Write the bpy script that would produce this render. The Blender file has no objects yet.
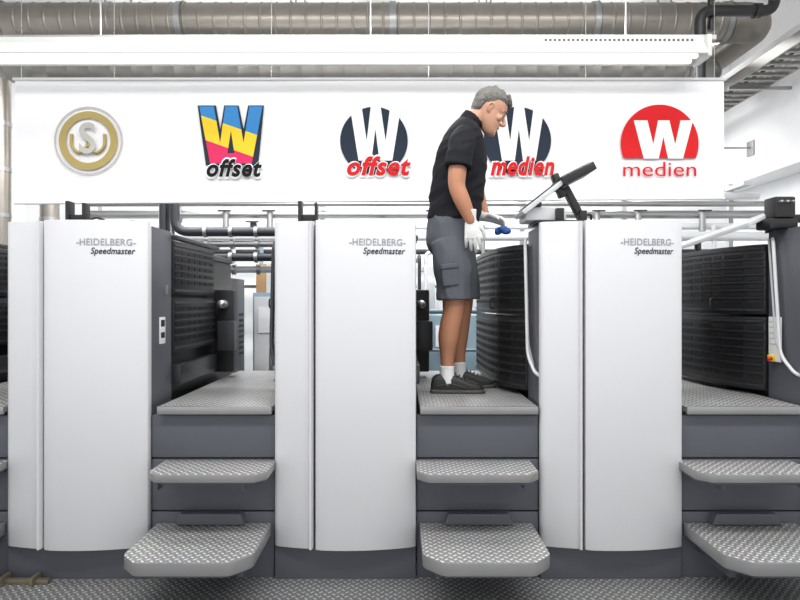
import bpy, bmesh, math, random
from mathutils import Vector, Matrix, noise
random.seed(4)
scene = bpy.context.scene
try:
    scene.view_settings.view_transform = 'Standard'
    scene.view_settings.look = 'None'
except Exception: pass
scene.view_settings.exposure = 0.0

# ------------------------------------------------------------------ helpers
def lin(c):
    return tuple(((v/255)/12.92 if v/255 <= .04045 else ((v/255+.055)/1.055)**2.4) for v in c)

MATS = {}
def mat(name, rgb, rough=.5, metal=0., var=.08, scale=6., bump=0., bscale=60., emit=0., coat=0., spec=.5, stretch=(1,1,1)):
    if name in MATS: return MATS[name]
    m = bpy.data.materials.new(name); m.use_nodes = True
    nt = m.node_tree; N = nt.nodes; L = nt.links
    b = N['Principled BSDF']
    c = lin(rgb)
    tc = N.new('ShaderNodeTexCoord'); mp = N.new('ShaderNodeMapping'); mp.inputs['Scale'].default_value = stretch
    L.new(tc.outputs['Object'], mp.inputs[0])
    nz = N.new('ShaderNodeTexNoise'); nz.inputs['Scale'].default_value = scale; nz.inputs['Detail'].default_value = 4
    L.new(mp.outputs[0], nz.inputs['Vector'])
    mx = N.new('ShaderNodeMix'); mx.data_type = 'RGBA'
    mx.inputs[6].default_value = (*[max(0, v*(1-var)) for v in c], 1)
    mx.inputs[7].default_value = (*[min(1, v*(1+var)) for v in c], 1)
    L.new(nz.outputs['Fac'], mx.inputs[0]); L.new(mx.outputs[2], b.inputs['Base Color'])
    b.inputs['Roughness'].default_value = rough; b.inputs['Metallic'].default_value = metal
    b.inputs['Specular IOR Level'].default_value = spec
    if coat: b.inputs['Coat Weight'].default_value = coat
    if bump:
        n2 = N.new('ShaderNodeTexNoise'); n2.inputs['Scale'].default_value = bscale; n2.inputs['Detail'].default_value = 5
        L.new(mp.outputs[0], n2.inputs['Vector'])
        bp = N.new('ShaderNodeBump'); bp.inputs['Strength'].default_value = bump; bp.inputs['Distance'].default_value = .01
        L.new(n2.outputs['Fac'], bp.inputs['Height']); L.new(bp.outputs[0], b.inputs['Normal'])
    if emit:
        b.inputs['Emission Color'].default_value = (*c, 1); b.inputs['Emission Strength'].default_value = emit
    MATS[name] = m
    return m

def tread(name, base, raised, rough, metal, s=26.):
    m = bpy.data.materials.new(name); m.use_nodes = True
    nt = m.node_tree; N = nt.nodes; L = nt.links; b = N['Principled BSDF']
    tc = N.new('ShaderNodeTexCoord'); sp = N.new('ShaderNodeSeparateXYZ'); L.new(tc.outputs['Object'], sp.inputs[0])
    def M(op, a, bb=None):
        n = N.new('ShaderNodeMath'); n.operation = op
        for i, v in enumerate((a, bb)):
            if v is None: continue
            if isinstance(v, (int, float)): n.inputs[i].default_value = v
            else: L.new(v, n.inputs[i])
        return n.outputs[0]
    x, y = sp.outputs[0], sp.outputs[1]
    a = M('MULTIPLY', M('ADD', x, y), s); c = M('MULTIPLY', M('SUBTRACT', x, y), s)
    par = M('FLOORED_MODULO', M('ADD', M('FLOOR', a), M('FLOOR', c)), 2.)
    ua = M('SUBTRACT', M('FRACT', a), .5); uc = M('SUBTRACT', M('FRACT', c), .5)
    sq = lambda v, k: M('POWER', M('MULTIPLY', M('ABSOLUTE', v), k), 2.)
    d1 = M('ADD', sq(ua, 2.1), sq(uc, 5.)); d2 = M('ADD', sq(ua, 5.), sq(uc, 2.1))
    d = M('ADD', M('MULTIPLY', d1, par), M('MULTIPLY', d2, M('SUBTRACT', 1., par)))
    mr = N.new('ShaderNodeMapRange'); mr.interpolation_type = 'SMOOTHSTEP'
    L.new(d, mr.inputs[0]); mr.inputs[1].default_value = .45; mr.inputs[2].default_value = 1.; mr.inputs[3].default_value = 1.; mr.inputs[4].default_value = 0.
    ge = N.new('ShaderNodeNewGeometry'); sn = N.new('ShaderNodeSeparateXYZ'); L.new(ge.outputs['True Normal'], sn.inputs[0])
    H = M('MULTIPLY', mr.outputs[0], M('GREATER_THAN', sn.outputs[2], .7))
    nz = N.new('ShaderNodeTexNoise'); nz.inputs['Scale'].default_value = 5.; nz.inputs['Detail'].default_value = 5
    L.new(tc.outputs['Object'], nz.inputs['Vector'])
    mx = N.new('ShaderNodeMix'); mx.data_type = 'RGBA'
    mx.inputs[6].default_value = (*lin(base), 1); mx.inputs[7].default_value = (*lin(raised), 1)  # raised marks tinted brighter: worn metal with bright highlights painted in
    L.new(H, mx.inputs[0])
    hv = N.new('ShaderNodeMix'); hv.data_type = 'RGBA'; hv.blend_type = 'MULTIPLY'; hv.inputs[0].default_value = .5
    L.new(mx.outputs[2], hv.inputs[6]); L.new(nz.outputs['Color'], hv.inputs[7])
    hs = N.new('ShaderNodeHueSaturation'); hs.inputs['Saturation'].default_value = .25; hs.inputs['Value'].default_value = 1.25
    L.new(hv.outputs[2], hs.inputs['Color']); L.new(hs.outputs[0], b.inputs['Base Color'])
    bp = N.new('ShaderNodeBump'); bp.inputs['Strength'].default_value = .9; bp.inputs['Distance'].default_value = .004
    L.new(H, bp.inputs['Height']); L.new(bp.outputs[0], b.inputs['Normal'])
    b.inputs['Roughness'].default_value = rough; b.inputs['Metallic'].default_value = metal
    return m

def grp(name, loc=(0, 0, 0)):
    e = bpy.data.objects.new(name, None); scene.collection.objects.link(e); e.empty_display_size = .1
    e.location = loc
    return e

def mk(name, verts, faces, m, parent=None, bevel=0., smooth=None, seg=2):
    me = bpy.data.meshes.new(name); me.from_pydata([tuple(v) for v in verts], [], faces); 
    bm = bmesh.new(); bm.from_mesh(me); bmesh.ops.recalc_face_normals(bm, faces=bm.faces)
    if bevel:
        ed = [e for e in bm.edges if len(e.link_faces) == 2 and e.calc_face_angle(0) > .6]
        bmesh.ops.bevel(bm, geom=ed, offset=bevel, segments=seg, profile=.6, affect='EDGES', clamp_overlap=True)
    bm.to_mesh(me); bm.free()
    if isinstance(m, (list, tuple)):
        for q in m: me.materials.append(q)
    else: me.materials.append(m)
    if smooth is not None:
        for p in me.polygons: p.use_smooth = True
        me.set_sharp_from_angle(angle=math.radians(smooth))
    o = bpy.data.objects.new(name, me); scene.collection.objects.link(o)
    if parent: o.parent = parent
    return o

BF = [(0,1,2,3),(4,7,6,5),(0,4,5,1),(1,5,6,2),(2,6,7,3),(3,7,4,0)]
def boxv(x0,x1,y0,y1,z0,z1):
    return [Vector(v) for v in ((x0,y0,z0),(x1,y0,z0),(x1,y1,z0),(x0,y1,z0),(x0,y0,z1),(x1,y0,z1),(x1,y1,z1),(x0,y1,z1))]
def box(name, x0,x1,y0,y1,z0,z1, m, parent=None, bevel=.004, rot=None, piv=None):
    v = boxv(x0,x1,y0,y1,z0,z1)
    if rot is not None:
        pv = Vector(piv) if piv else Vector(((x0+x1)/2,(y0+y1)/2,(z0+z1)/2))
        v = [pv + rot @ (q-pv) for q in v]
    return mk(name, v, BF, m, parent, bevel, 40 if bevel else None)
def boxes(name, lst, m, parent=None, bevel=0.):
    V=[];F=[]
    for b in lst:
        k=len(V); V+=boxv(*b); F+=[tuple(i+k for i in f) for f in BF]
    return mk(name,V,F,m,parent,bevel, 40 if bevel else None)
def prism(name, poly, lo, hi, m, axis='z', parent=None, bevel=0., smooth=None):
    n=len(poly)
    f3 = {'z':lambda a,b,c:(a,b,c),'y':lambda a,b,c:(a,c,b),'x':lambda a,b,c:(c,a,b)}[axis]
    V=[f3(a,b,lo) for a,b in poly]+[f3(a,b,hi) for a,b in poly]
    F=[tuple(range(n)),tuple(range(n,2*n))]+[(i,(i+1)%n,(i+1)%n+n,i+n) for i in range(n)]
    return mk(name,V,F,m,parent,bevel,smooth)

def catmull(P, sub):
    P=[tuple(p) for p in P]; out=[]
    n=len(P)
    for i in range(n-1):
        p0=P[max(i-1,0)];p1=P[i];p2=P[i+1];p3=P[min(i+2,n-1)]
        for s in range(sub):
            t=s/sub
            out.append(tuple(.5*((2*b)+(-a+c)*t+(2*a-5*b+4*c-d)*t*t+(-a+3*b-3*c+d)*t**3) for a,b,c,d in zip(p0,p1,p2,p3)))
    out.append(P[-1]); return out

def limb(pts, radii, n=18, sub=4, side=(0,1,0), cap=True, power=2.):
    """closed tapered tube. radii: r or (r_u, r_side)"""
    R=[(r,r) if isinstance(r,(int,float)) else r for r in radii]
    C=catmull([tuple(p)+tuple(r) for p,r in zip(pts,R)],sub)
    cs=[Vector(c[:3]) for c in C]; rs=[(c[3],c[4]) for c in C]
    V=[];rings=[]
    T=[]
    for i in range(len(cs)):
        t=(cs[min(i+1,len(cs)-1)]-cs[max(i-1,0)]).normalized(); T.append(t)
    seq=[(cs[i],rs[i],T[i]) for i in range(len(cs))]
    if cap:
        def capr(c,r,t,sg):
            m=min(r); return [(c+t*sg*m*.85*math.sin(a),(r[0]*math.cos(a),r[1]*math.cos(a)),t) for a in (math.radians(35),math.radians(65),math.radians(84))]
        seq=list(reversed(capr(*seq[0][:2],seq[0][2],-1)))+seq+capr(*seq[-1][:2],seq[-1][2],1)
    sv=Vector(side)
    for c,r,t in seq:
        v=(sv-t*sv.dot(t))
        if v.length<.05: v=Vector((1,0,0))-t*t.x
        v.normalize(); u=t.cross(v).normalized()
        ring=[]
        for k in range(n):
            a=2*math.pi*k/n; ca,sa=math.cos(a),math.sin(a)
            ca=math.copysign(abs(ca)**(2/power),ca); sa=math.copysign(abs(sa)**(2/power),sa)
            ring.append(c+u*r[0]*ca+v*r[1]*sa)
        rings.append(ring)
    for q in rings: V+=q
    F=[tuple(range(n)), tuple(range((len(rings)-1)*n,len(rings)*n))]
    for i in range(len(rings)-1):
        for k in range(n):
            F.append((i*n+k,i*n+(k+1)%n,(i+1)*n+(k+1)%n,(i+1)*n+k))
    return V,F
def merge(parts):
    V=[];F=[]
    for v,f in parts:
        k=len(V); V+=list(v); F+=[tuple(i+k for i in q) for q in f]
    return V,F
def ell(c, r, n=16, mtx=None):
    V=[];F=[];c=Vector(c); m=n//2
    for i in range(1,m):
        th=math.pi*i/m
        for k in range(n):
            a=2*math.pi*k/n
            p=Vector((r[0]*math.sin(th)*math.cos(a),r[1]*math.sin(th)*math.sin(a),r[2]*math.cos(th)))
            V.append(c+(mtx@p if mtx else p))
    p=Vector((0,0,r[2])); V.append(c+(mtx@p if mtx else p)); V.append(c-(mtx@p if mtx else p))
    for i in range(m-2):
        for k in range(n): F.append((i*n+k,i*n+(k+1)%n,(i+1)*n+(k+1)%n,(i+1)*n+k))
    t=(m-1)*n
    for k in range(n):
        F.append((t,(k+1)%n,k)); F.append((t+1,(m-2)*n+k,(m-2)*n+(k+1)%n))
    return V,F
def organic(name, parts, m, parent, voxel=.006, smooth=6, wrinkle=None):
    V,F=merge(parts)
    o=mk(name+'_src',V,F,m)
    r=o.modifiers.new('r','REMESH'); r.mode='VOXEL'; r.voxel_size=voxel
    if smooth:
        s=o.modifiers.new('s','SMOOTH'); s.factor=.5; s.iterations=smooth
    dg=bpy.context.evaluated_depsgraph_get(); dg.update()
    me=bpy.data.meshes.new_from_object(o.evaluated_get(dg)); me.name=name
    if wrinkle:
        nr=[v.normal.copy() for v in me.vertices]
        for v,nn in zip(me.vertices,nr): v.co=v.co+nn*wrinkle(v.co)
        me.update()
    for p in me.polygons: p.use_smooth=True
    if not me.materials: me.materials.append(m)
    bpy.data.objects.remove(o)
    q=bpy.data.objects.new(name,me); scene.collection.objects.link(q); q.parent=parent
    return q
def tube(name, pts, r, m, parent=None, n=14, sub=6, smoothp=True):
    V,F=limb(pts,[r]*len(pts),n=n,sub=sub if smoothp else 1,cap=False)
    return mk(name,V,F,m,parent,0,50)
def pipe(name, pts, r, m, parent=None, bend=.08, n=18):
    """straight runs with rounded elbows"""
    P=[Vector(p) for p in pts]; out=[P[0]]
    for i in range(1,len(P)-1):
        a=(P[i-1]-P[i]);b=(P[i+1]-P[i]); d=min(bend,a.length*.45,b.length*.45); a.normalize();b.normalize()
        s=P[i]+a*d;e=P[i]+b*d
        for k in range(7):
            t=k/6; out.append(s*(1-t)**2+P[i]*2*t*(1-t)+e*t*t)
    out.append(P[-1])
    T=[(out[min(i+1,len(out)-1)]-out[max(i-1,0)]).normalized() for i in range(len(out))]
    u=T[0].orthogonal().normalized(); V=[];F=[]
    for i,(c,t) in enumerate(zip(out,T)):
        u=(u-t*u.dot(t)).normalized(); w=t.cross(u)
        V+=[c+(u*math.cos(2*math.pi*k/n)+w*math.sin(2*math.pi*k/n))*r for k in range(n)]
    F=[tuple(range(n)),tuple(range((len(out)-1)*n,len(out)*n))]
    for i in range(len(out)-1):
        for k in range(n): F.append((i*n+k,i*n+(k+1)%n,(i+1)*n+(k+1)%n,(i+1)*n+k))
    return mk(name,V,F,m,parent,0,50)
def text(name, body, cx, y, cz, w, m, parent, h=None, shear=0., bold=0., ext=.0008, space=1., yfun=None):
    cu=bpy.data.curves.new(name,'FONT'); cu.body=body; cu.size=1; cu.shear=shear; cu.offset=bold; cu.extrude=.01
    cu.align_x='CENTER'; cu.space_character=space; cu.resolution_u=4
    o=bpy.data.objects.new(name,cu); scene.collection.objects.link(o)
    dg=bpy.context.evaluated_depsgraph_get(); dg.update()
    me=bpy.data.meshes.new_from_object(o.evaluated_get(dg)); bpy.data.objects.remove(o)
    xs=[v.co.x for v in me.vertices]; ys=[v.co.y for v in me.vertices]
    sx=w/(max(xs)-min(xs)); sy=(h/(max(ys)-min(ys))) if h else sx
    mx=(max(xs)+min(xs))/2; my=(max(ys)+min(ys))/2
    for v in me.vertices:
        x,yy,z=v.co; X=(x-mx)*sx+cx
        v.co=(X, (yfun(X) if yfun else y)-(z+.01)*ext*50, (yy-my)*sy+cz)
    me.materials.clear(); me.materials.append(m)
    q=bpy.data.objects.new(name,me); scene.collection.objects.link(q); q.parent=parent
    return q

# ------------------------------------------------------------------ materials
M_wall=mat('white_painted_wall',(242,243,244),.8,var=.03,bump=.05)
M_ceil=mat('white_ceiling',(240,240,240),.85,var=.02)
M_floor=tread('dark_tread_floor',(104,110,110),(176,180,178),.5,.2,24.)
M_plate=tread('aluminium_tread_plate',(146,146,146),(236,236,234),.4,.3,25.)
M_door=mat('silver_grey_enamel',(214,214,217),.38,.1,var=.015,scale=2,coat=.15)
M_dgrey=mat('dark_grey_enamel',(88,90,97),.45,.1,var=.04)
M_dgrey2=mat('slate_grey_panel',(86,88,96),.5,.1,var=.05)
M_black=mat('black_machine_paint',(36,37,40),.42,.1,var=.1)
M_black2=mat('black_vent_slot',(10,10,11),.6,var=.05)
M_rail=mat('black_satin_frame',(58,59,63),.35,.2,var=.08)
M_plastic=mat('black_plastic',(26,26,28),.4,var=.08)
M_lgrey=mat('light_grey_plastic',(196,198,200),.45,var=.03)
M_letter=mat('lettering_silver',(158,160,163),.4,.3,var=.02)
M_steel=mat('brushed_steel',(165,165,165),.35,.8,var=.08)
M_galv=mat('galvanised_duct',(150,144,136),.34,.75,var=.2,scale=5)
M_galvd=mat('galvanised_duct_dull',(142,139,135),.42,.5,var=.18,scale=4)
M_white=mat('white_banner_fabric',(236,236,238),.85,var=.01,spec=.2)
M_whitep=mat('white_plastic',(238,238,238),.45,var=.02)
M_hose=mat('white_hose',(215,217,218),.4,var=.03)
M_gold=mat('print_gold',(170,152,98),.8,var=.03,spec=.2)
M_silverp=mat('print_silver',(182,180,174),.8,var=.03,spec=.2)
M_navy=mat('print_navy',(42,51,64),.8,var=.03,spec=.2)
M_red=mat('print_red',(204,34,38),.8,var=.03,spec=.2)
M_blk=mat('print_black',(22,22,24),.8,var=.03,spec=.2)
M_logw=mat('print_white',(238,238,240),.85,var=.01,spec=.2)
M_yel=mat('yellow_plastic',(240,205,30),.4)
M_redp=mat('red_plastic',(200,25,25),.35)
M_card=mat('cardboard',(176,140,98),.8,var=.08)
M_teal=mat('blue_grey_paint',(130,152,164),.6)
M_lamp=mat('lamp_tube',(255,253,248),.5,emit=1.4)
M_lampb=mat('lamp_housing',(200,201,199),.5,.1,var=.03)
M_pipeW=mat('white_pipe',(214,216,218),.5)
M_pipeD=mat('dark_pipe',(60,62,66),.4,.4)

# ------------------------------------------------------------------ room
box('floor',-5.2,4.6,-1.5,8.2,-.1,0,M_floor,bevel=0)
box('ceiling',-5.2,4.6,-1.5,8.2,4.9,5.0,M_ceil,bevel=0)
box('wall_back',-5.2,4.6,8.0,8.2,0,4.9,M_wall,bevel=0)
box('wall_left',-5.2,-5.0,-1.5,8.0,0,4.9,M_wall,bevel=0)
box('wall_right',4.4,4.6,-1.5,8.0,0,4.9,M_wall,bevel=0)
wb=box('trim_1',4.05,4.4,-1.5,8.0,2.79,4.2,M_wall,bevel=.01)
for i,xx in enumerate((-3.4,-.4,2.6)):
    box('trim_%d'%(i+2),xx,xx+.3,-1.5,8.0,4.6,4.9,M_ceil,bevel=.01)

# ------------------------------------------------------------------ printing press units
U0=[-3.285,-1.955,-.625,.698,2.02]; UW=.705
def door_y(x,x0,x1,rec=0.):
    t=(x-x0)/(x1-x0); return 2.975-.05*(1-(2*t-1)**2)+rec
def door_poly(x0,x1,full0,full1,edge0,edge1,rec=0.):
    n=14; P=[]
    for i in range(n+1):
        x=x0+(x1-x0)*i/n; P.append([x,door_y(x,full0,full1,rec)])
    r=.014
    out=[]
    if edge0: out+=[(x0,P[0][1]+r),(x0+r*.3,P[0][1]+r*.3)]
    else: out+=[(x0,P[0][1]+.006)]
    out+=[tuple(p) for p in P[1:-1]]
    if edge1: out+=[(x1-r*.3,P[-1][1]+r*.3),(x1,P[-1][1]+r)]
    else: out+=[(x1,P[-1][1]+.006)]
    out+=[(x1,3.02),(x0,3.02)]
    return out
def side_panel(name, plan, z0,z1, out, par, rows=7):
    n=len(plan)
    o=prism(name,[(p[0],p[1]) for p in plan]+[(plan[-1][0]-out*.05,plan[-1][1]),(plan[0][0]-out*.05,plan[0][1])],z0,z1,M_black,'z',par,.006,40)
    V=[];F=[]
    P=[Vector((p[0],p[1],0)) for p in plan]
    def seg_box(a,b,za,zb,th):
        d=(b-a).normalized(); nrm=Vector((-d.y,d.x,0))
        if nrm.x*out<0: nrm=-nrm
        k=len(V)
        for z in (za,zb):
            for q,s in ((a,-.002),(b,-.002),(b,th),(a,th)):
                w=q+nrm*s; V.append(Vector((w.x,w.y,z)))
        F.extend([tuple(i+k for i in f) for f in BF])
    for i in range(n-1):
        for z in (z0+.018,z1-.03): seg_box(P[i],P[i+1],z,z+.012,.006)
    mk(name+'_ridges',V,F,M_rail,par)
    V.clear();F.clear()
    zz0=z0+.07; zz1=z1-.06
    for i in range(n-1):
        L=(P[i+1]-P[i]).length; d=(P[i+1]-P[i]).normalized()
        ns=max(1,int(L/.085))
        for r in range(rows):
            z=zz0+(zz1-zz0)*r/(rows-1)
            for s in range(ns):
                a=P[i]+d*(L*(s+.12)/ns); b=P[i]+d*(L*(s+.88)/ns)
                seg_box(a,b,z-.010,z+.010,.003)
    Vs=list(V);Fs=list(F)
    mk(name+'_slots',Vs,Fs,M_black2,par)
    V.clear();F.clear()
    for r in range(rows-1):
        z=zz0+(zz1-zz0)*(r+.5)/(rows-1)
        for i in range(n-1): seg_box(P[i],P[i+1],z-.003,z+.003,.007)
    mk(name+'_louvres',list(V),list(F),M_rail,par)

def press_unit(x0, idx):
    g=grp('printing_press_unit' if idx==0 else 'printing_press_unit.%03d'%idx)
    x1=x0+UW; xs=x0+.205
    prism('door_strip',door_poly(x0,xs-.006,x0,x1,True,False,.006),.168,1.778,M_door,'z',g,.004,35)
    prism('door_main',door_poly(xs+.006,x1,x0,x1,False,True),.165,1.782,M_door,'z',g,.004,35)
    prism('door_bead',[(xs-.028,2.94),(xs-.022,2.926),(xs-.014,2.926),(xs-.008,2.94),(xs-.008,2.96),(xs-.028,2.96)],.170,1.776,M_door,'z',g,0,40)
    box('housing',x0+.006,x1-.006,3.0,3.3,.0,1.765,M_dgrey,g,.006)
    box('plinth',x0+.002,x1-.002,2.99,3.06,.0,.165,M_dgrey2,g,.004)
    box('body_core',x0+.03,x1-.03,3.3,4.55,.0,1.66,M_black,g,.01)
    box('top_deck',x0+.02,x1-.02,3.3,4.55,1.66,1.70,M_rail,g,.01)
    planL=[(x0+.0,3.32),(x0-.06,3.40),(x0-.115,3.55),(x0-.14,3.72),(x0-.15,3.95),(x0-.15,4.30)]
    side_panel('guard_upper_left',planL,1.31,1.70,-1,g)
    side_panel('guard_lower_left',planL,.89,1.295,-1,g)
    planR=[(x1,3.32),(x1+.01,3.6),(x1+.015,3.98)]
    side_panel('guard_upper_right',planR,1.42,1.72,1,g,5)
    side_panel('guard_mid_right',planR,1.10,1.40,1,g,5)
    box('roller_cover_right',x1-.03,x1+.03,3.34,4.0,.92,1.03,M_rail,g,.012)
    box('bearing_post_right',x1-.02,x1+.12,4.08,4.22,.90,1.46,M_black,g,.012)
    box('bearing_block_right',x1+.03,x1+.14,4.0,4.08,1.05,1.25,M_rail,g,.012)
    V,F=limb([(x1+.06,3.99,1.36),(x1+.06,4.09,1.36)],[.03,.03],sub=1); mk('bearing_cap',V,F,M_steel,g,0,40)
    box('cross_rail_right',x1-.02,x1+.02,3.32,4.1,1.725,1.75,M_rail,g,.006)
    pipe('grab_handle',[(x0-.12,3.62,1.34),(x0-.16,3.60,1.34),(x0-.16,3.60,1.40),(x0-.12,3.62,1.40)],.005,M_rail,g,.02,8)
    cx=x0+.515
    yf=lambda X: door_y(X,x0,x1)-.0012
    text('maker_lettering','-HEIDELBERG-',cx,0,1.674,.275,M_letter,g,.034,0,.014,space=1.05,yfun=yf)
    text('type_lettering','Speedmaster',cx+.033,0,1.626,.205,M_navy,g,.042,.25,.016,space=1.05,yfun=yf)
    if idx in (0,1,2):
        a=x0+.235 if idx!=2 else x0+.10
        boxes('ink_key_clamp',[(a,a+.02,3.08,3.14,1.765,1.90),(a+.085,a+.10,3.08,3.14,1.765,1.89),(a-.01,a+.11,3.07,3.17,1.765,1.785),(a+.01,a+.09,3.09,3.13,1.80,1.83)],M_plastic,g,.004)
        if idx==1:
            tube('clamp_cable',[(a+.1,3.11,1.80),(a+.16,3.10,1.815),(a+.23,3.1,1.79),(a+.34,3.12,1.80),(a+.3,3.2,1.775),(a+.15,3.2,1.78)],.005,M_plastic,g)
    return g
units=[press_unit(x,i) for i,x in enumerate(U0)]

u1,u2,u3,u4=units[1:]
x1=U0[1]+UW
box('label_plate',x1-.008,x1-.001,3.13,3.20,1.16,1.30,M_whitep,u1,.001)
boxes('label_print',[(x1-.001,x1-.0002,3.14,3.19,1.25,1.285),(x1-.001,x1-.0002,3.14,3.19,1.19,1.22)],M_navy,u1)
box('latch',x1-.008,x1+.006,3.2,3.22,1.42,1.47,M_steel,u1,.002)
for (g,x) in ((u3,U0[3]),(u4,U0[4])):
    pipe('hose_white',[(x-.02,3.22,1.72),(x-.03,3.20,1.70),(x-.03,3.14,1.10),(x-.01,3.06,1.02),(x+.02,3.04,1.0)],.009,M_hose,g,.1,12)
    pipe('hose_white_inner',[(x-.01,3.27,1.72),(x-.015,3.26,1.70),(x-.015,3.20,1.16),(x-.005,3.12,1.05)],.006,M_lgrey,g,.1,12)
pipe('hose_black',[(U0[2]-.02,3.2,1.72),(U0[2]-.03,3.12,1.68),(U0[2]-.035,3.08,1.15),(U0[2]-.01,3.05,1.06)],.012,M_rail,u2,.1,12)
x4=U0[4]
box('button_plate',x4-.012,x4-.001,3.17,3.27,1.06,1.30,M_whitep,u4,.003)
box('button_box',x4-.032,x4-.012,3.21,3.25,1.06,1.095,M_yel,u4,.006)
V,F=limb([(x4-.032,3.215,1.076),(x4-.042,3.215,1.076)],[.010,.011],sub=1); mk('stop_button',V,F,M_redp,u4,0,40)
boxes('button_legend',[(x4-.0135,x4-.012,3.19,3.26,z,z+.006) for z in (1.15,1.18,1.21,1.24,1.27)],M_lgrey,u4)
V=[(1.86,3.2,1.78),(2.03,3.2,1.86),(2.03,4.3,1.78),(1.86,4.3,1.70),(1.86,3.2,1.805),(2.03,3.2,1.885),(2.03,4.3,1.805),(1.86,4.3,1.725)]
mk('raised_tray',V,BF,M_lgrey,u4,.006,40)
boxes('tray_support',[(2.03,2.06,3.3,3.34,1.76,1.86),(2.03,2.06,4.1,4.14,1.70,1.80)],M_rail,u4,.003)
boxes('ink_head',[(1.93,2.08,3.13,3.26,1.765,1.82),(1.95,2.06,3.12,3.22,1.82,1.93),(2.03,2.3,3.14,3.2,1.80,1.84)],M_plastic,u4,.012)
for k in range(3):
    V,F=limb([(1.975+k*.03,3.12,1.90),(1.975+k*.03,3.10,1.90)],[.008,.008],sub=1,n=10); mk('knob_%d'%k,V,F,M_steel,u4,0,40)

# control console on unit 3
cg=grp('control_console')
ry=lambda a: Matrix.Rotation(math.radians(a),3,'Y')
X3=U0[3]
box('console_base',X3+.0,X3+.27,3.06,3.28,1.782,1.80,M_plastic,cg,.006)
box('console_block',X3-.05,X3+.16,3.09,3.27,1.80,1.87,M_lgrey,cg,.01)
box('console_panel',X3-.10,X3+.17,3.05,3.27,1.905,1.93,M_lgrey,cg,.006,rot=ry(-38))
box('console_keys',X3-.07,X3+.14,3.07,3.25,1.929,1.937,M_rail,cg,.002,rot=ry(-38),piv=(X3+.035,3.16,1.9175))
box('arm_lower',X3+.19,X3+.225,3.10,3.16,1.79,1.99,M_plastic,cg,.01,rot=ry(-28))
box('arm_upper',X3+.11,X3+.145,3.10,3.16,1.92,2.05,M_plastic,cg,.01,rot=ry(-20))
box('display_case',X3+.115,X3+.30,3.03,3.25,2.01,2.055,M_plastic,cg,.008,rot=ry(-27))
box('display_screen',X3+.13,X3+.285,3.05,3.23,2.055,2.059,M_dgrey2,cg,.001,rot=ry(-27),piv=(X3+.2075,3.14,2.0325))
V,F=limb([(X3+.145,3.09,1.985),(X3+.145,3.17,1.985)],[.026,.026],sub=1); mk('arm_pivot',V,F,M_rail,cg,0,40)
boxes('console_clips',[(X3+.0,X3+.03,3.08,3.12,1.87,1.90),(X3+.1,X3+.14,3.06,3.10,1.80,1.86),(X3+.225,X3+.26,3.07,3.11,1.80,1.85)],M_plastic,cg,.004)
tube('console_cable',[(X3+.22,3.1,1.82),(X3+.28,3.09,1.83),(X3+.30,3.12,1.80),(X3+.36,3.14,1.788)],.006,M_plastic,cg)

# ------------------------------------------------------------------ walkway + steps
def gap(i):
    xa=U0[i]+UW; xb=U0[i+1]; return xa,xb
OFF=[(.09,0.),(.075,-.005),(.0,.05),(-.02,.07)]
for i in range(4):
    xa,xb=gap(i); sfx='' if i==0 else '.%03d'%i
    g=grp('walkway_platform'+sfx)
    da=.045 if i==1 else .02
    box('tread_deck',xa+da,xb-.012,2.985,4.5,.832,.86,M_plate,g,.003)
    box('deck_lip',xa+da,xb-.012,2.972,2.99,.822,.862,M_steel,g,.004)
    box('deck_frame',xa+.03,xb-.03,3.06,4.48,.0,.83,M_dgrey2,g,.0)
    g2=grp('access_steps'+sfx)
    boxes('riser_panel',[(xa+.005,xb-.005,3.01,3.05,.60,.812),(xa+.005,xb-.005,3.012,3.05,.335,.592),(xa+.005,xb-.005,3.01,3.05,0,.328)],M_dgrey2,g2,.004)
    def step(name,xl,xr,yf,zt,th,ch):
        P=[(xl,3.005),(xl,yf+ch),(xl+.01,yf+ch*.75),(xl+ch*.75,yf+.008),(xl+ch,yf),(xr-ch,yf),(xr-ch*.75,yf+.008),(xr-.01,yf+ch*.75),(xr,yf+ch),(xr,3.005)]
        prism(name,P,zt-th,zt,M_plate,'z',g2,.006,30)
        Q=[(x + (0.02 if x<(xl+xr)/2 else -.02), y+.03 if y<3 else y) for x,y in P]
        prism(name+'_under',Q,zt-th-.02,zt-th,M_dgrey2,'z',g2,.004)
    dl,dr=OFF[i]
    step('upper_tread',xa+dl,xb-dr,2.75,.59,.04,.055)
    step('lower_tread',xa+.02+dl*.2,xb-.02-dr*.35,2.545,.275,.06,.10)
    m=(xa+xb)/2
    prism('hinge_box',[(m-.17,.279),(m+.17,.279),(m+.15,.335),(m-.15,.335)],2.955,3.01,M_dgrey,'y',g2,.006)
    boxes('side_bracket',[(xa+.1,xa+.12,2.80,3.01,.50,.545),(xb-.12,xb-.10,2.80,3.01,.50,.545),(xa+.08,xa+.11,2.7,3.01,.14,.20),(xb-.11,xb-.08,2.7,3.01,.14,.20)],M_dgrey2,g2,.003)
g=grp('floor_track')
boxes('rail',[(-2.1,-1.72,2.93,2.96,.0,.022),(-1.95,-1.93,2.9,2.985,0,.04),(-1.80,-1.78,2.9,2.985,0,.04)],mat('brass_rail',(130,122,104),.45,.6),g,.003)

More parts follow.
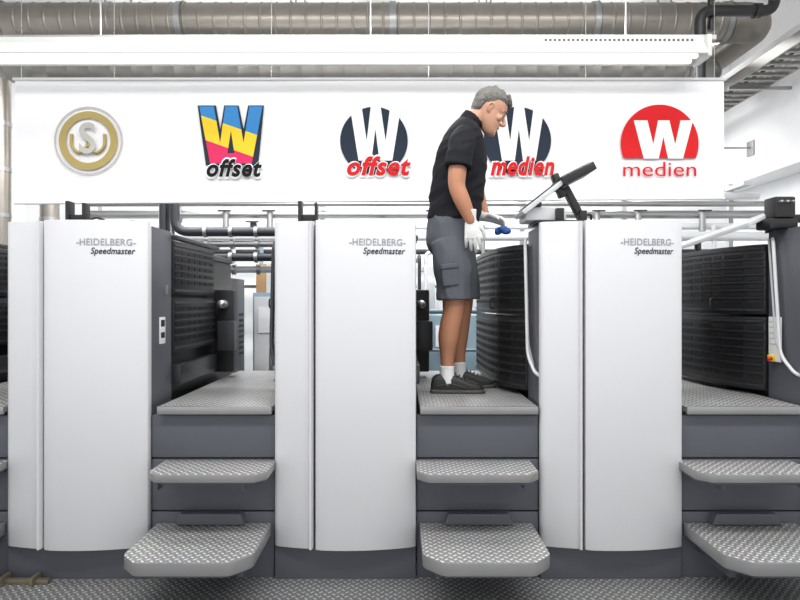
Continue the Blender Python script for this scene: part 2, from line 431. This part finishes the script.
# ------------------------------------------------------------------ banner
BY=4.2
bg=grp('banner')
V=[];F=[];nx=60
for j,zz in enumerate((0,.25,.5,.75,1)):
    for i in range(nx+1):
        t=i/nx; x=-2.695+t*4.963; zb=2.07+.035*t; zt=2.93
        V.append((x,BY+.006*math.sin(t*23)*(1-zz)*.5+.003*math.sin(t*9),zb+(zt-zb)*zz))
for j in range(4):
    for i in range(nx): a=j*(nx+1)+i; F.append((a,a+1,a+nx+2,a+nx+1))
mk('banner_sheet',V,F,M_white,bg,0,60)
boxes('banner_rods',[(-2.71,2.285,BY-.008,BY+.008,2.925,2.945)],M_lgrey,bg,.003)
V,F=limb([(-2.70,BY,2.066),(2.27,BY,2.101)],[.009,.009],sub=1,n=10); mk('bottom_rod',V,F,M_white,bg,0,40)
for k,x in enumerate((-2.65,-2.0,-.9,.2,1.3,2.2)):
    tube('banner_cord_%d'%k,[(x,BY,2.94),(x,BY,4.9)],.002,M_steel,bg,6,1)
LY=BY-.012
bx=lambda p:(p-400)*.007
bz=lambda p:1.39+(300-p)*.007
def disc(name,cx,cz,r,m,y,inner=0.):
    n=64
    if inner:
        V=[];F=[]
        for k in range(n):
            a=2*math.pi*k/n
            for rr in (inner,r):
                for yy in (y,y+.002): V.append((cx+rr*math.cos(a),yy,cz+rr*math.sin(a)))
        for k in range(n):
            a=k*4;b=((k+1)%n)*4
            F+=[(a,a+2,b+2,b),(a+1,b+1,b+3,a+3),(a,b,b+1,a+1),(a+2,a+3,b+3,b+2)]
        return mk(name,V,F,m,bg)
    return prism(name,[(cx+r*math.cos(2*math.pi*k/n),cz+r*math.sin(2*math.pi*k/n)) for k in range(n)],y,y+.002,m,'y',bg)
WP=[(0,1),(.23,1),(.33,.36),(.41,1),(.60,1),(.70,.36),(.79,1),(1,1),(.83,0),(.58,0),(.50,.58),(.42,0),(.17,0)]
def wlogo(name,xa,xb,zt,zb,m,y):
    return prism(name,[(xa+(xb-xa)*a,zb+(zt-zb)*b) for a,b in WP],y,y+.002,m,'y',bg)
cx,cz=bx(89),bz(141)
disc('emblem_ring_outer',cx,cz,.238,M_silverp,LY,.228)
disc('emblem_ring_gold',cx,cz,.205,M_gold,LY,.155)
tube('emblem_w',[(cx-.115,LY,cz+.045),(cx-.112,LY,cz-.04),(cx-.060,LY,cz-.085),(cx-.008,LY,cz-.04),(cx,LY,cz+.01),(cx+.008,LY,cz-.04),(cx+.060,LY,cz-.085),(cx+.112,LY,cz-.04),(cx+.115,LY,cz+.045)],.011,M_gold,bg,10,6)
text('emblem_s','S',cx,LY-.012,cz+.015,.115,M_silverp,bg,.22,0,.02)
m=bpy.data.materials.new('print_cmy_bands'); m.use_nodes=True; nt=m.node_tree;N=nt.nodes;Lk=nt.links
tc=N.new('ShaderNodeTexCoord');sp=N.new('ShaderNodeSeparateXYZ');Lk.new(tc.outputs['Object'],sp.inputs[0])
a=N.new('ShaderNodeMath');a.operation='MULTIPLY_ADD';a.inputs[1].default_value=.35;Lk.new(sp.outputs[0],a.inputs[0]);Lk.new(sp.outputs[2],a.inputs[2])
mr=N.new('ShaderNodeMapRange');z0=bz(163)+.35*bx(232);z1=bz(108)+.35*bx(232)
mr.inputs[1].default_value=z0;mr.inputs[2].default_value=z1;Lk.new(a.outputs[0],mr.inputs[0])
cr=N.new('ShaderNodeValToRGB');cr.color_ramp.interpolation='CONSTANT'
e=cr.color_ramp.elements;e[0].position=0;e[0].color=(*lin((210,36,92)),1);e[1].position=.24;e[1].color=(*lin((238,196,40)),1)
q=e.new(.66);q.color=(*lin((50,128,190)),1)
Lk.new(mr.outputs[0],cr.inputs[0]);Lk.new(cr.outputs[0],N['Principled BSDF'].inputs['Base Color']);N['Principled BSDF'].inputs['Roughness'].default_value=.8
xa,xb,zt,zb=bx(200),bx(263),bz(107),bz(164)
prism('logo_w_backing',[(xa+(xb-xa)*p,zb+(zt-zb)*r) for p,r in [(-.03,1.02),(.26,1.02),(.33,.6),(.39,1.02),(.62,1.02),(.70,.6),(.77,1.02),(1.02,1.02),(.93,-.03),(.10,-.03)]],LY+.001,LY+.003,M_navy,'y',bg)  # printed navy backing behind the coloured W
wlogo('logo_w_colour',xa,xb,zt,zb,m,LY-.003)
prism('logo_w_fill',[(xa+(xb-xa)*p,zb+(zt-zb)*r) for p,r in [(.17,0),(.83,0),(.86,.18),(.14,.18)]],LY-.004,LY-.002,m,'y',bg)
def boldtext(name,tx,cx,cz,w,h,mm):
    text(name+'_outline',tx,cx,LY-.004,cz,w*1.05,M_logw,bg,h*1.2,.25,.055,space=1.1)
    text(name,tx,cx,LY-.008,cz,w,mm,bg,h,.25,.032,space=1.1)
boldtext('logo_offset_black','offset',bx(235),bz(168.5),.385,.125,M_blk)
for k,(c,col,tx,tm) in enumerate(((374,M_navy,'offset',M_red),(517,M_navy,'medien',M_red))):
    disc('logo_disc_%d'%k,bx(c),bz(141),.236,col,LY)
    wlogo('logo_w_%d'%k,bx(c-24),bx(c+27),bz(107),bz(161),M_logw,LY-.003)
    boldtext('logo_text_%d'%k,tx,bx(c+5),bz(166.5),.445,.135,tm)
n=48;cx,cz,r=bx(659),bz(144),.272
P=[(cx+r*math.cos(t),cz+r*math.sin(t)) for t in [math.radians(-22+224*k/n) for k in range(n+1)]]
prism('logo_disc_red',P,LY,LY+.002,M_red,'y',bg)
wlogo('logo_w_red',bx(633),bx(692),bz(121),bz(159),M_logw,LY-.003)
text('logo_text_medien','medien',bx(659),LY,bz(169.5),.51,M_red,bg,.10,0,.0)

# ------------------------------------------------------------------ overhead
lg=grp('fluorescent_light')
LYc=4.0
boxes('housing',[(-4.6,2.02,LYc-.06,LYc+.06,3.06,3.12)],M_lampb,lg,.006)
prism('reflector',[(LYc-.11,2.995),(LYc-.105,2.99),(LYc-.05,3.06),(LYc+.05,3.06),(LYc+.105,2.99),(LYc+.11,2.995),(LYc+.06,3.085),(LYc-.06,3.085)],-4.6,2.0,M_lampb,'x',lg)
for k,yy in enumerate((-.045,.045)):
    V,F=limb([(-4.55,LYc+yy,3.0),(1.95,LYc+yy,3.0)],[.018,.018],sub=1,n=12); mk('tube_%d'%k,V,F,M_lamp,lg,0,40)
boxes('end_cap',[(2.0,2.03,LYc-.1,LYc+.1,2.98,3.12)],M_lampb,lg,.004)
boxes('mount_rail',[(-4.6,2.10,LYc-.02,LYc+.02,3.12,3.15)]+[(x,x+.008,LYc-.004,LYc+.004,3.15,4.9) for x in (-3.8,-2.0,-.2,1.5)],M_steel,lg)
boxes('slot_row',[(.95+k*.03,.965+k*.03,LYc-.0615,LYc-.06,3.09,3.105) for k in range(33)],M_rail,lg)

def duct(name,xa,xb,y,z,r,m,pitch=.14,par=None,sp=False):
    n=28;prof=[];x=xa
    while x<xb:
        prof+=[(x,r),(x+pitch*.82,r),(x+pitch*.88,r+.006),(x+pitch*.94,r+.006)]
        x+=pitch
    prof.append((xb,r)); prof=[(min(a,xb),b) for a,b in prof]
    V=[];F=[]
    for a,b in prof: V+=[(a+ (0),y+b*math.cos(2*math.pi*k/n),z+b*math.sin(2*math.pi*k/n)) for k in range(n)]
    for i in range(len(prof)-1):
        for k in range(n): F.append((i*n+k,i*n+(k+1)%n,(i+1)*n+(k+1)%n,(i+1)*n+k))
    F+= [tuple(range(n)),tuple(range((len(prof)-1)*n,len(prof)*n))]
    return mk(name,V,F,m,par,0,30)
dg1=grp('ventilation_duct')
duct('spiral_run',-4.95,3.3,6.0,4.16,.185,M_galv,.15,dg1)
pipe('duct_elbow',[(3.25,6.0,4.16),(3.55,6.0,4.16),(3.55,7.9,4.16)],.19,M_galv,dg1,.28,26)
for k,x in enumerate((-4,-2.2,-.1,1.9,3.2)): duct('joint_collar_%d'%k,x,x+.06,6.0,4.16,.198,M_steel,.2,dg1)
boxes('duct_hangers',[(x,x+.015,5.99,6.01,4.3,4.9) for x in (-3.1,-1.1,.9,2.7)],M_steel,dg1)
dg2=grp('ventilation_duct.001')
duct('spiral_run',-4.95,3.0,6.3,3.80,.12,M_galvd,.22,dg2)
pipe('duct_elbow',[(2.95,6.3,3.80),(3.3,6.3,3.80),(3.3,7.9,3.80)],.12,M_galvd,dg2,.2,22)
boxes('duct_hangers',[(x,x+.015,6.29,6.31,3.9,4.9) for x in (-3.1,-1.1,.9,2.7)],M_steel,dg2)
dg3=grp('ventilation_duct.002')
duct('spiral_run',-4.95,3.4,6.9,4.05,.15,M_galvd,.2,dg3)
boxes('duct_hangers',[(x,x+.015,6.89,6.91,4.15,4.9) for x in (-3.1,-1.1,.9,2.7)],M_steel,dg3)
dv=grp('vertical_duct')
for k,(x,y,r) in enumerate(((-3.95,5.9,.11),(-3.62,6.2,.09))):
    pipe('riser_%d'%k,[(x,y,0),(x,y,3.55)],r,M_galv,dv,.1,24)
    for j in range(7): pipe('riser_band_%d_%d'%(k,j),[(x,y,.4+j*.45),(x,y,.44+j*.45)],r+.006,M_steel,dv,.1,24)
bp=grp('black_drain_pipe')
pipe('pipe_run',[(3.12,5.0,4.9),(3.12,5.0,3.80),(2.5,5.0,3.80),(2.5,5.0,3.2)],.045,M_plastic,bp,.1)
pipe('pipe_flange',[(2.95,5.0,3.80),(3.0,5.0,3.80)],.06,M_plastic,bp)
pipe('pipe_run_thin',[(2.62,5.05,3.66),(2.62,5.05,4.9)],.03,M_plastic,bp)
ct=grp('cable_tray')
L=[(3.42,3.44,1.5,7.95,3.60,3.70),(3.80,3.82,1.5,7.95,3.60,3.70)]
L+=[(3.44,3.80,1.55+k*.14,1.59+k*.14,3.60,3.625) for k in range(46)]
boxes('tray_ladder',L,M_galvd,ct)
boxes('tray_brackets',[(3.40,4.05,y,y+.03,3.57,3.60) for y in (2.6,4.4,6.2,7.6)],M_steel,ct)
for k in range(4):
    tube('tray_cable_%d'%k,[(3.5+k*.07,1.6,3.64),(3.5+k*.07+.01,4,3.64),(3.5+k*.07,7.9,3.64)],.014,M_lgrey if k!=1 else M_rail,ct,8)
wlp=grp('wall_bracket')
boxes('bracket',[(3.62,4.05,6.9,6.92,3.13,3.15),(4.03,4.05,6.85,6.98,3.05,3.22),(3.6,3.62,6.89,6.94,3.08,3.18)],M_steel,wlp,.004)

# ------------------------------------------------------------------ background plant
pr=grp('pipe_rack')
specs=[(6.6,2.33,.045,M_steel),(6.6,2.20,.035,M_pipeW),(6.55,2.44,.03,M_steel),(6.5,2.08,.05,M_pipeW),(6.6,1.92,.03,M_pipeD),(6.7,2.55,.04,M_pipeW),(6.6,1.55,.03,M_steel)]
for k,(y,z,r,mm) in enumerate(specs): pipe('run_%d'%k,[(-3.45,y,z),(4.0,y,z)],r,mm,pr)
for k,x in enumerate((-3.4,-2.5,-.9,.6,1.35,2.5,3.7)):
    boxes('rack_post_%d'%k,[(x,x+.05,6.75,6.8,0,2.7),(x-.02,x+.07,6.42,6.8,2.62,2.66)],M_lgrey,pr)
for k,x in enumerate((-1.9,-1.6,-1.42,-.2,.35,.62,.8,1.9,2.15,2.3,2.6,2.9,3.3)):
    z=(2.20,2.08)[k%2]
    pipe('valve_%d'%k,[(x,6.55,z-.06),(x,6.55,z+.16)],.035,(M_steel,M_rail)[k%2],pr)
    pipe('valve_drop_%d'%k,[(x+.1,6.5,z),(x+.1,6.5,0.0)],.022,(M_pipeW,M_teal,M_steel,M_pipeD)[k%4],pr)
    boxes('valve_handle_%d'%k,[(x-.07,x+.07,6.48,6.50,z+.15,z+.165)],M_pipeD,pr)
    V,F=limb([(x+.1,6.48,z-.35),(x+.1,6.43,z-.35)],[.04,.04],sub=1); mk('gauge_%d'%k,V,F,M_whitep if k%3 else M_pipeD,pr,0,40)
ah=grp('suction_hose')
for k,(z,y) in enumerate(((1.98,5.2),(1.88,5.25),(1.76,5.2),(1.66,5.3))):
    pipe('hose_%d'%k,[(-1.95-.05*k,y,2.6),(-1.95-.05*k,y,z),(-.75,y,z),(-.55,y,z-.3)],(.04,.03,.035,.03)[k],(M_pipeD,M_steel,M_pipeD,M_lgrey)[k],ah,.12)
    for j in range(4): pipe('hose_clamp_%d_%d'%(k,j),[(-1.7+j*.22,y,z),(-1.67+j*.22,y,z)],.047,M_steel,ah,.1,14)
hd=grp('compressor_cabinet')
box('case',-2.35,-1.45,5.0,5.6,0,1.58,M_dgrey2,hd,.01)
boxes('case_vents',[(-1.44-.0,-1.435,5.1,5.5,.9+k*.05,.92+k*.05) for k in range(8)],M_black2,hd)
sc=grp('storage_cabinet')
box('case',-1.40,-.70,5.7,6.2,0,1.46,M_teal,sc,.01)
boxes('cabinet_doors',[(-1.38,-1.06,5.68,5.70,.05,1.42),(-1.04,-.72,5.68,5.70,.05,1.42)],M_lgrey,sc,.004)
boxes('notice_sheets',[(-1.34,-1.2,5.676,5.68,1.08,1.32),(-1.17,-1.09,5.676,5.68,.9,1.1),(-.98,-.84,5.676,5.68,1.05,1.35)],M_white,sc)
boxes('cabinet_handles',[(-1.09,-1.07,5.66,5.68,.7,.85),(-1.03,-1.01,5.66,5.68,.7,.85)],M_rail,sc,.003)
cb=grp('cardboard_box')
box('carton',-1.38,-1.14,5.75,6.0,1.461,1.74,M_card,cb,.004)
boxes('carton_tape',[(-1.28,-1.24,5.747,5.751,1.461,1.741)],M_lgrey,cb)
cb2=grp('pump_station')
box('tank',.1,.75,5.6,6.2,0,1.25,M_teal,cb2,.02)
V,F=limb([(.25,5.8,1.25),(.25,5.8,1.55)],[.09,.09],sub=1); mk('motor',V,F,M_lgrey,cb2,0,40)
V,F=limb([(.55,5.8,1.25),(.55,5.8,1.45)],[.07,.07],sub=1); mk('filter',V,F,M_steel,cb2,0,40)
pipe('feed',[(.25,5.8,1.6),(.25,5.8,1.85),(.7,5.8,1.85),(.7,5.8,1.25)],.02,M_pipeW,cb2,.06)
boxes('gauge_panel',[(.33,.47,5.57,5.6,.95,1.15)],M_white,cb2,.004)
for k in range(3): pipe('panel_pipe_%d'%k,[(.12+.06*k,5.55,0.2),(.12+.06*k,5.55,1.9-.1*k),(.12+.06*k,6.4,1.9-.1*k)],.016,(M_steel,M_pipeD,M_pipeW)[k],cb2,.06)
for k in range(1,4):
    gr=grp('guard_rail'+('' if k==1 else '.%03d'%(k-1)))
    xa,xb=gap(k); xl=xa+(.25 if k==1 else .05); xr=xb-.05
    mm=M_teal if k==2 else M_steel
    pipe('rail_top',[(xl,4.66,0),(xl,4.66,1.3 if k!=1 else 1.05),(xr,4.66,1.3 if k!=1 else 1.05),(xr,4.66,0)],.018,mm,gr,.06)
    pipe('rail_mid',[(xl,4.66,1.0),(xr,4.66,1.0)],.012,mm,gr)

# ------------------------------------------------------------------ man
man=grp('man')
YC=3.53
def w(px,py,dy=0.):
    Y=YC+dy; return Vector(((px-400)/600*Y, Y, 1.39+(300-py)/600*Y))
M_skin=mat('skin',(200,150,124),.5,var=.06,scale=20,bump=.08,bscale=120)
M_skinleg=mat('tanned_skin',(184,128,98),.5,var=.1,scale=14,bump=.1,bscale=90)
M_shirt=mat('black_polo_fabric',(27,28,33),.9,var=.12,scale=8,bump=.25,bscale=160,spec=.25)
M_shorts=mat('grey_work_shorts',(92,95,102),.9,var=.12,scale=9,bump=.25,bscale=160,spec=.25)
M_glove=mat('white_glove_fabric',(232,232,230),.85,var=.03,bump=.2,bscale=90)
M_hair=mat('grey_hair',(112,109,105),.7,var=.55,scale=60,bump=1.,bscale=120,stretch=(1,1,.35))
M_sock=mat('white_sock',(235,235,235),.9,bump=.3,bscale=120)
M_shoe=mat('black_work_shoe',(44,43,44),.55,var=.15,bump=.2)
M_sole=mat('shoe_sole',(78,76,74),.7)
M_lip=mat('lip_skin',(172,110,96),.5)
M_eye=mat('eye_white',(215,208,200),.4); M_iris=mat('iris',(50,40,34),.2)
M_cloth=mat('blue_cleaning_cloth',(40,80,150),.85,bump=.5,bscale=40)

def ridge(v): return 1-abs(v)*2.2
def fold_shirt(c):
    low=max(0,min(1,(2.45-c.z)/.35))
    p=Vector((c.x*5+c.z*4,c.y*4,c.z*13-c.x*6))
    return .008*ridge(noise.noise(p))*(.45+.55*low)+.003*noise.noise(p*2.3)-.004
def fold_shorts(c):
    p=Vector((c.x*11+c.z*2,c.y*9,c.z*4.5+c.x*3))
    return .008*ridge(noise.noise(p))+.003*noise.noise(p*2.2)-.004
parts=[limb([w(470,123),w(467,129),w(464,140),w(461,160),w(458,185),w(455,205),w(453,222)],
       [(.066,.074),(.092,.145),(.122,.185),(.152,.182),(.158,.170),(.158,.165),(.152,.174)],n=28,sub=5,cap=False)]
for s,(a,b,c,d) in ((-1,((466,134),(463,140),(460,152),(458,168))),(1,((468,134),(468,140),(470,152),(473,168)))):
    parts.append(limb([w(*a,s*.10),w(*b,s*.165),w(*c,s*.205),w(*d,s*.225)],[.062,.074,.074,.077],cap=False))
parts.append(limb([w(468,127),w(471,121),w(474,117)],[(.080,.090),(.071,.073),(.066,.067)],cap=False))
organic('polo_shirt',parts,M_shirt,man,.007,4,fold_shirt)
organic('shirt_collar',[limb([w(471,122.5),w(473,119)],[(.074,.075),(.069,.070)],cap=False)],M_shirt,man,.005,1)
parts=[limb([w(453,217),w(452,230),w(451,244),w(453,256)],[(.142,.168),(.147,.178),(.142,.180),(.10,.15)],n=26,sub=4,cap=False)]
parts.append(limb([w(450,242,-.085),w(452,262,-.10),w(454,282,-.105),w(454,300,-.105)],[(.115,.10),(.112,.10),(.102,.095),(.100,.094)],cap=False))
parts.append(limb([w(455,242,.085),w(458,262,.10),w(462,282,.105),w(463,299,.105)],[(.115,.10),(.112,.10),(.104,.095),(.102,.094)],cap=False))
organic('work_shorts',parts,M_shorts,man,.007,3,fold_shorts)
organic('leg_pocket',[limb([w(449,266,-.184),w(451,286,-.182)],[(.048,.018),(.046,.018)],n=24,power=5.,sub=3,cap=False)],M_shorts,man,.005,2)
organic('leg_pocket_flap',[limb([w(449,263.5,-.188),w(449.5,269,-.188)],[(.052,.020),(.052,.020)],n=24,power=5.,sub=3,cap=False)],M_shorts,man,.005,2)

HS=1.04
slices=[(.000,.070,.030,.018),(.010,.088,.012,.032),(.030,.093,-.020,.046),(.050,.090,-.045,.056),(.065,.091,-.062,.061),(.080,.088,-.076,.065),(.105,.085,-.090,.069),(.122,.081,-.098,.071),(.142,.089,-.103,.074),(.165,.087,-.105,.077),(.190,.078,-.100,.075),(.210,.062,-.086,.066),(.226,.038,-.062,.048),(.236,.010,-.030,.022)]
def slab(S,n=28):
    V=[];F=[]
    S=catmull(S,3)
    for z,f,b,h in S:
        c=(f+b)/2;r=(f-b)/2
        for k in range(n):
            a=2*math.pi*k/n; ca,sa=math.cos(a),math.sin(a)
            V.append(Vector((c+r*math.copysign(abs(ca)**.92,ca),h*math.copysign(abs(sa)**.92,sa),z)))
    F=[tuple(range(n)),tuple(range((len(S)-1)*n,len(S)*n))]
    for i in range(len(S)-1):
        for k in range(n): F.append((i*n+k,i*n+(k+1)%n,(i+1)*n+(k+1)%n,(i+1)*n+k))
    return V,F
ear=w(489,112)
pitch=math.radians(31)
fw=Vector((math.cos(pitch),0,-math.sin(pitch))); up=Vector((math.sin(pitch),0,math.cos(pitch)))
def hx(p):
    p=Vector(p); return ear+fw*p.x*HS+Vector((0,1,0))*p.y*HS+up*(p.z-.115)*HS
hp=[slab(slices)]
hp.append(limb([(.082,0,.138),(.095,0,.118),(.110,0,.098),(.104,0,.088)],[(.008,.008),(.010,.009),(.012,.012),(.011,.012)],n=12))
for s in (-1,1):
    hp.append(ell((.094,s*.011,.086),(.011,.008,.007)))
    hp.append(limb([(.082,s*.012,.143),(.080,s*.03,.146),(.066,s*.05,.141)],[.007,.008,.006],n=10))
    hp.append(ell((.060,s*.045,.100),(.022,.016,.018)))
    hp.append(limb([(.000,s*.070,.092),(-.012,s*.080,.100),(-.020,s*.085,.118),(-.014,s*.084,.136),(.000,s*.078,.140),(.006,s*.074,.126)],[.006,.006,.006,.006,.006,.005],n=8))
    hp.append(ell((-.005,s*.073,.115),(.012,.007,.020)))
    hp.append(ell((.0705,s*.031,.1265),(.0125,.014,.0105)))
    hp.append(ell((.0695,s*.031,.111),(.0115,.014,.005)))
hp.append(ell((.086,0,.064),(.010,.020,.006))); hp.append(ell((.085,0,.053),(.010,.018,.006)))
hp.append(ell((.084,0,.018),(.012,.018,.014)))
hparts=[([hx(v) for v in a],b) for a,b in hp]
hparts.append(limb([w(467,130),w(473,121),w(481,113),w(487,107)],[(.060,.062),(.056,.060),(.054,.056),(.05,.05)],n=20))
organic('head_and_neck',hparts,M_skin,man,.0032,3)
for s in (-1,1):
    V,F=ell((.0705,s*.031,.118),(.0105,.0125,.0075)); mk('eyeball',[hx(v) for v in V],F,M_eye,man,0,60)
    V,F=ell((.0785,s*.031,.1165),(.0032,.005,.005)); mk('iris',[hx(v) for v in V],F,M_iris,man,0,60)
    V,F=limb([(.091,s*.014,.148),(.090,s*.03,.152),(.076,s*.05,.147)],[.0035,.004,.0025],n=8); mk('eyebrow',[hx(v) for v in V],F,M_hair,man,0,60)
V,F=merge([ell((.0915,0,.0625),(.006,.019,.0035)),ell((.0905,0,.0545),(.006,.017,.004))]); mk('lips',[hx(v) for v in V],F,M_lip,man,0,60)
hs=[(.070,-.045,-.085,.045),(.090,-.032,-.100,.066),(.110,-.024,-.107,.074),(.132,-.012,-.112,.079),(.143,.020,-.114,.0805),(.160,.040,-.115,.0835),(.175,.058,-.114,.0845),(.190,.082,-.110,.083),(.208,.085,-.100,.077),(.224,.070,-.084,.066),(.240,.045,-.062,.048),(.250,.012,-.030,.022)]
hh=[slab(hs)]
for k in range(60):
    a=random.uniform(-1.4,1.4); z=random.uniform(.19,.25); x=random.uniform(-.09,.085); 
    rr=math.sqrt(max(0,1-((z-.15)/.105)**2))
    hh.append(ell((x*rr+.0,math.sin(a)*.078*rr,z),(.014,.008,.006)))
for k in range(12):
    y=-.058+.116*k/11; hh.append(limb([(.05,y,.226),(.084-abs(y)*.2,y*.98,.212),(.098-abs(y)*.35,y,.190+.005*(k%2))],[.012,.010,.003],n=8))
def fold_hair(c):
    q=c-ear
    return .004*noise.noise(Vector((q.x*40,q.y*90,q.z*60)))
organic('short_grey_hair',[([hx(v) for v in a],b) for a,b in hh],M_hair,man,.003,1,fold_hair)

organic('right_arm',[limb([w(459,160,-.215),w(457,175,-.225),w(457,187,-.23),w(462,200,-.232),w(468,214,-.225),w(470.5,221,-.222)],[.050,.050,.046,.045,.036,.030],n=18)],M_skinleg,man,.005,4)
organic('left_arm',[limb([w(471,158,.215),w(474,172,.225),w(476,186,.22),w(480,202,.17),w(484,213,.12),w(486,217,.10)],[.047,.045,.043,.040,.032,.029],n=18)],M_skinleg,man,.005,4)
def hand(name,o,Ld,Wd,Nd,curl,S=1.):
    Ld=Ld.normalized(); Wd=(Wd-Ld*Wd.dot(Ld)).normalized(); Nd=(Nd-Ld*Nd.dot(Ld)-Wd*Nd.dot(Wd)).normalized()
    q=lambda l,ww,n:o+(Ld*l+Wd*ww+Nd*n)*S
    ps=[limb([q(-.045,0,0),q(0,0,0),q(.03,0,0),q(.065,.002,0),q(.098,0,.002)],[(.038,.036),(.032,.027),(.036,.019),(.043,.017),(.041,.013)] ,side=tuple(Nd),n=18,cap=False)]
    for i,(ww,ln,r) in enumerate(((.031,.074,.0098),(.0105,.082,.0102),(-.0105,.076,.0098),(-.031,.060,.0088))):
        a=0;p=[q(.075,ww*.9,.0)];cl,cn=.098-.004*abs(i-1),.0; sp=ww*.16
        p.append(q(cl,ww,cn)); tot=0
        for j,fr in enumerate((.45,.32,.23)):
            a+=math.radians(curl*(1+.12*i)*(1.,1.1,.7)[j]); cl+=ln*fr*math.cos(a); cn+=ln*fr*math.sin(a); tot+=fr
            p.append(q(cl,ww+sp*tot,cn))
        ps.append(limb(p,[r*1.02,r*1.08,r,r*.92,r*.74],n=12,sub=3,side=tuple(Nd)))
    ps.append(limb([q(.018,.018,.004),q(.045,.045,.012),q(.072,.058,.020),q(.096,.060,.028)],[.016,.014,.0115,.009],n=12,sub=3,side=tuple(Nd)))
    organic(name,ps,M_glove,man,.0028,2)
wr=w(470.5,219,-.222)
hand('right_hand',wr,Vector((.10,.03,-1)),Vector((1,-.15,.1)),Vector((.1,1,0)),16,1.1)
hand('left_hand',w(486,217,.10),Vector((.85,-.42,-.30)),Vector((.45,-.85,0.1)),Vector((-.2,-.1,-1)),24,1.05)
organic('cleaning_cloth',[ell(w(502,229.5,.0)+Vector(v),r) for v,r in (((0,0,0),(.03,.035,.018)),((.02,-.01,-.01),(.03,.02,.020)),((-.02,.01,-.01),(.022,.02,.024)))],M_cloth,man,.004,1,lambda c:.006*noise.noise(c*40))

def foot(tag,ax,ay,py0,legpts,rad):
    base=.8605
    organic(tag+'_leg',[limb(legpts,rad,n=18)],M_skinleg,man,.005,4)
    organic(tag+'_sock',[limb([Vector((ax,ay,base+.155)),Vector((ax,ay,base+.12)),Vector((ax+.002,ay,base+.08)),Vector((ax+.01,ay,base+.05))],[.043,.042,.044,.045],n=18,cap=False)],M_sock,man,.004,2)
    secs=[(-.092,.050,.020),(-.082,.090,.034),(-.050,.108,.040),(0.0,.106,.042),(.04,.104,.043),(.08,.088,.046),(.125,.068,.050),(.165,.058,.049),(.195,.046,.038),(.210,.032,.018)]
    def D(S,zlo,topf,gw):
        V=[];n=20;S=catmull(S,3)
        for x,zt,h in S:
            zt=topf(zt)
            for k in range(n):
                a=2*math.pi*k/n; ca,sa=math.cos(a),math.sin(a)
                zz=(zt+zlo)/2+(zt-zlo)/2*math.copysign(abs(sa)**(.8 if sa>0 else .35),sa)
                yy=(h+gw)*math.copysign(abs(ca)**.8,ca)
                V.append(Vector((ax+x,ay+yy,base+zz)))
        F=[tuple(range(n)),tuple(range((len(S)-1)*n,len(S)*n))]
        for i in range(len(S)-1):
            for k in range(n): F.append((i*n+k,i*n+(k+1)%n,(i+1)*n+(k+1)%n,(i+1)*n+k))
        return V,F
    organic(tag+'_shoe',[D(secs,.012,lambda z:z,.0)],M_shoe,man,.004,2)
    ss=[(x*1.03,z,h) for x,z,h in secs]
    mk(tag+'_shoe_sole',*D(ss,0.,lambda z:.026,.004),M_sole,man,0,50)
    for k in range(4):
        x=ax+.045+k*.022; z=base+(.106,.098,.089,.080)[k]
        V,F=limb([(x,ay-.035,z-.016),(x+.004,ay,z+.004),(x,ay+.035,z-.016)],[.003]*3,n=8); mk(tag+'_lace_%d'%k,V,F,M_sole,man,0,50)
    V,F=limb([(ax-.06,ay-.044,base+.045),(ax+.02,ay-.047,base+.055),(ax+.10,ay-.051,base+.035)],[.003]*3,n=8); mk(tag+'_shoe_seam',V,F,M_sole,man,0,50)
a=w(447,380,-.10); b=w(459,376,.11)
foot('right',a.x,a.y,0,[w(454,288,-.10),w(454,304,-.10),w(453,314,-.10),w(450,328,-.10),w(448.5,340,-.10),w(447.5,356,-.10),w(447,374,-.10)],[.072,.066,.061,.062,.059,.042,.036])
foot('left',b.x,b.y,0,[w(462,288,.11),w(462,304,.11),w(461,314,.11),w(459,328,.11),w(458,340,.11),w(458.5,356,.11),w(459,372,.11)],[.072,.066,.061,.062,.059,.042,.036])

# ------------------------------------------------------------------ lights
def area(name,loc,rot,sx,sy,power,col=(1,1,1)):
    l=bpy.data.lights.new(name,'AREA'); l.shape='RECTANGLE'; l.size=sx; l.size_y=sy; l.energy=power; l.color=col
    o=bpy.data.objects.new(name,l); scene.collection.objects.link(o); o.location=loc; o.rotation_euler=[math.radians(a) for a in rot]
area('ceiling_fill',(-1.5,.9,4.5),(18,0,0),3.5,.5,100,(1,.99,.97))  # area lights added overhead to brighten the hall, no fixtures modelled
area('ceiling_fill.001',(1.8,.9,4.5),(18,0,0),3.5,.5,100,(1,.99,.97))
area('ceiling_fill.002',(0,3.0,4.55),(0,0,0),6,.4,75,(1,.99,.97))
area('ceiling_fill.003',(0,7.4,4.5),(0,0,0),7,.4,250,(1,1,1))
area('ceiling_fill.004',(-.5,5.0,3.6),(0,0,0),5,.15,160,(1,1,1))
wd=bpy.data.worlds.new('world'); scene.world=wd; wd.use_nodes=True
bgN=wd.node_tree.nodes['Background']; bgN.inputs[0].default_value=(.97,.985,1,1); bgN.inputs[1].default_value=1.1

# ------------------------------------------------------------------ camera
cd=bpy.data.cameras.new('camera'); cam=bpy.data.objects.new('camera',cd); scene.collection.objects.link(cam)
cd.sensor_width=36; cd.lens=27; cam.location=(0,0,1.39); cam.rotation_euler=(math.pi/2,0,0); scene.camera=cam
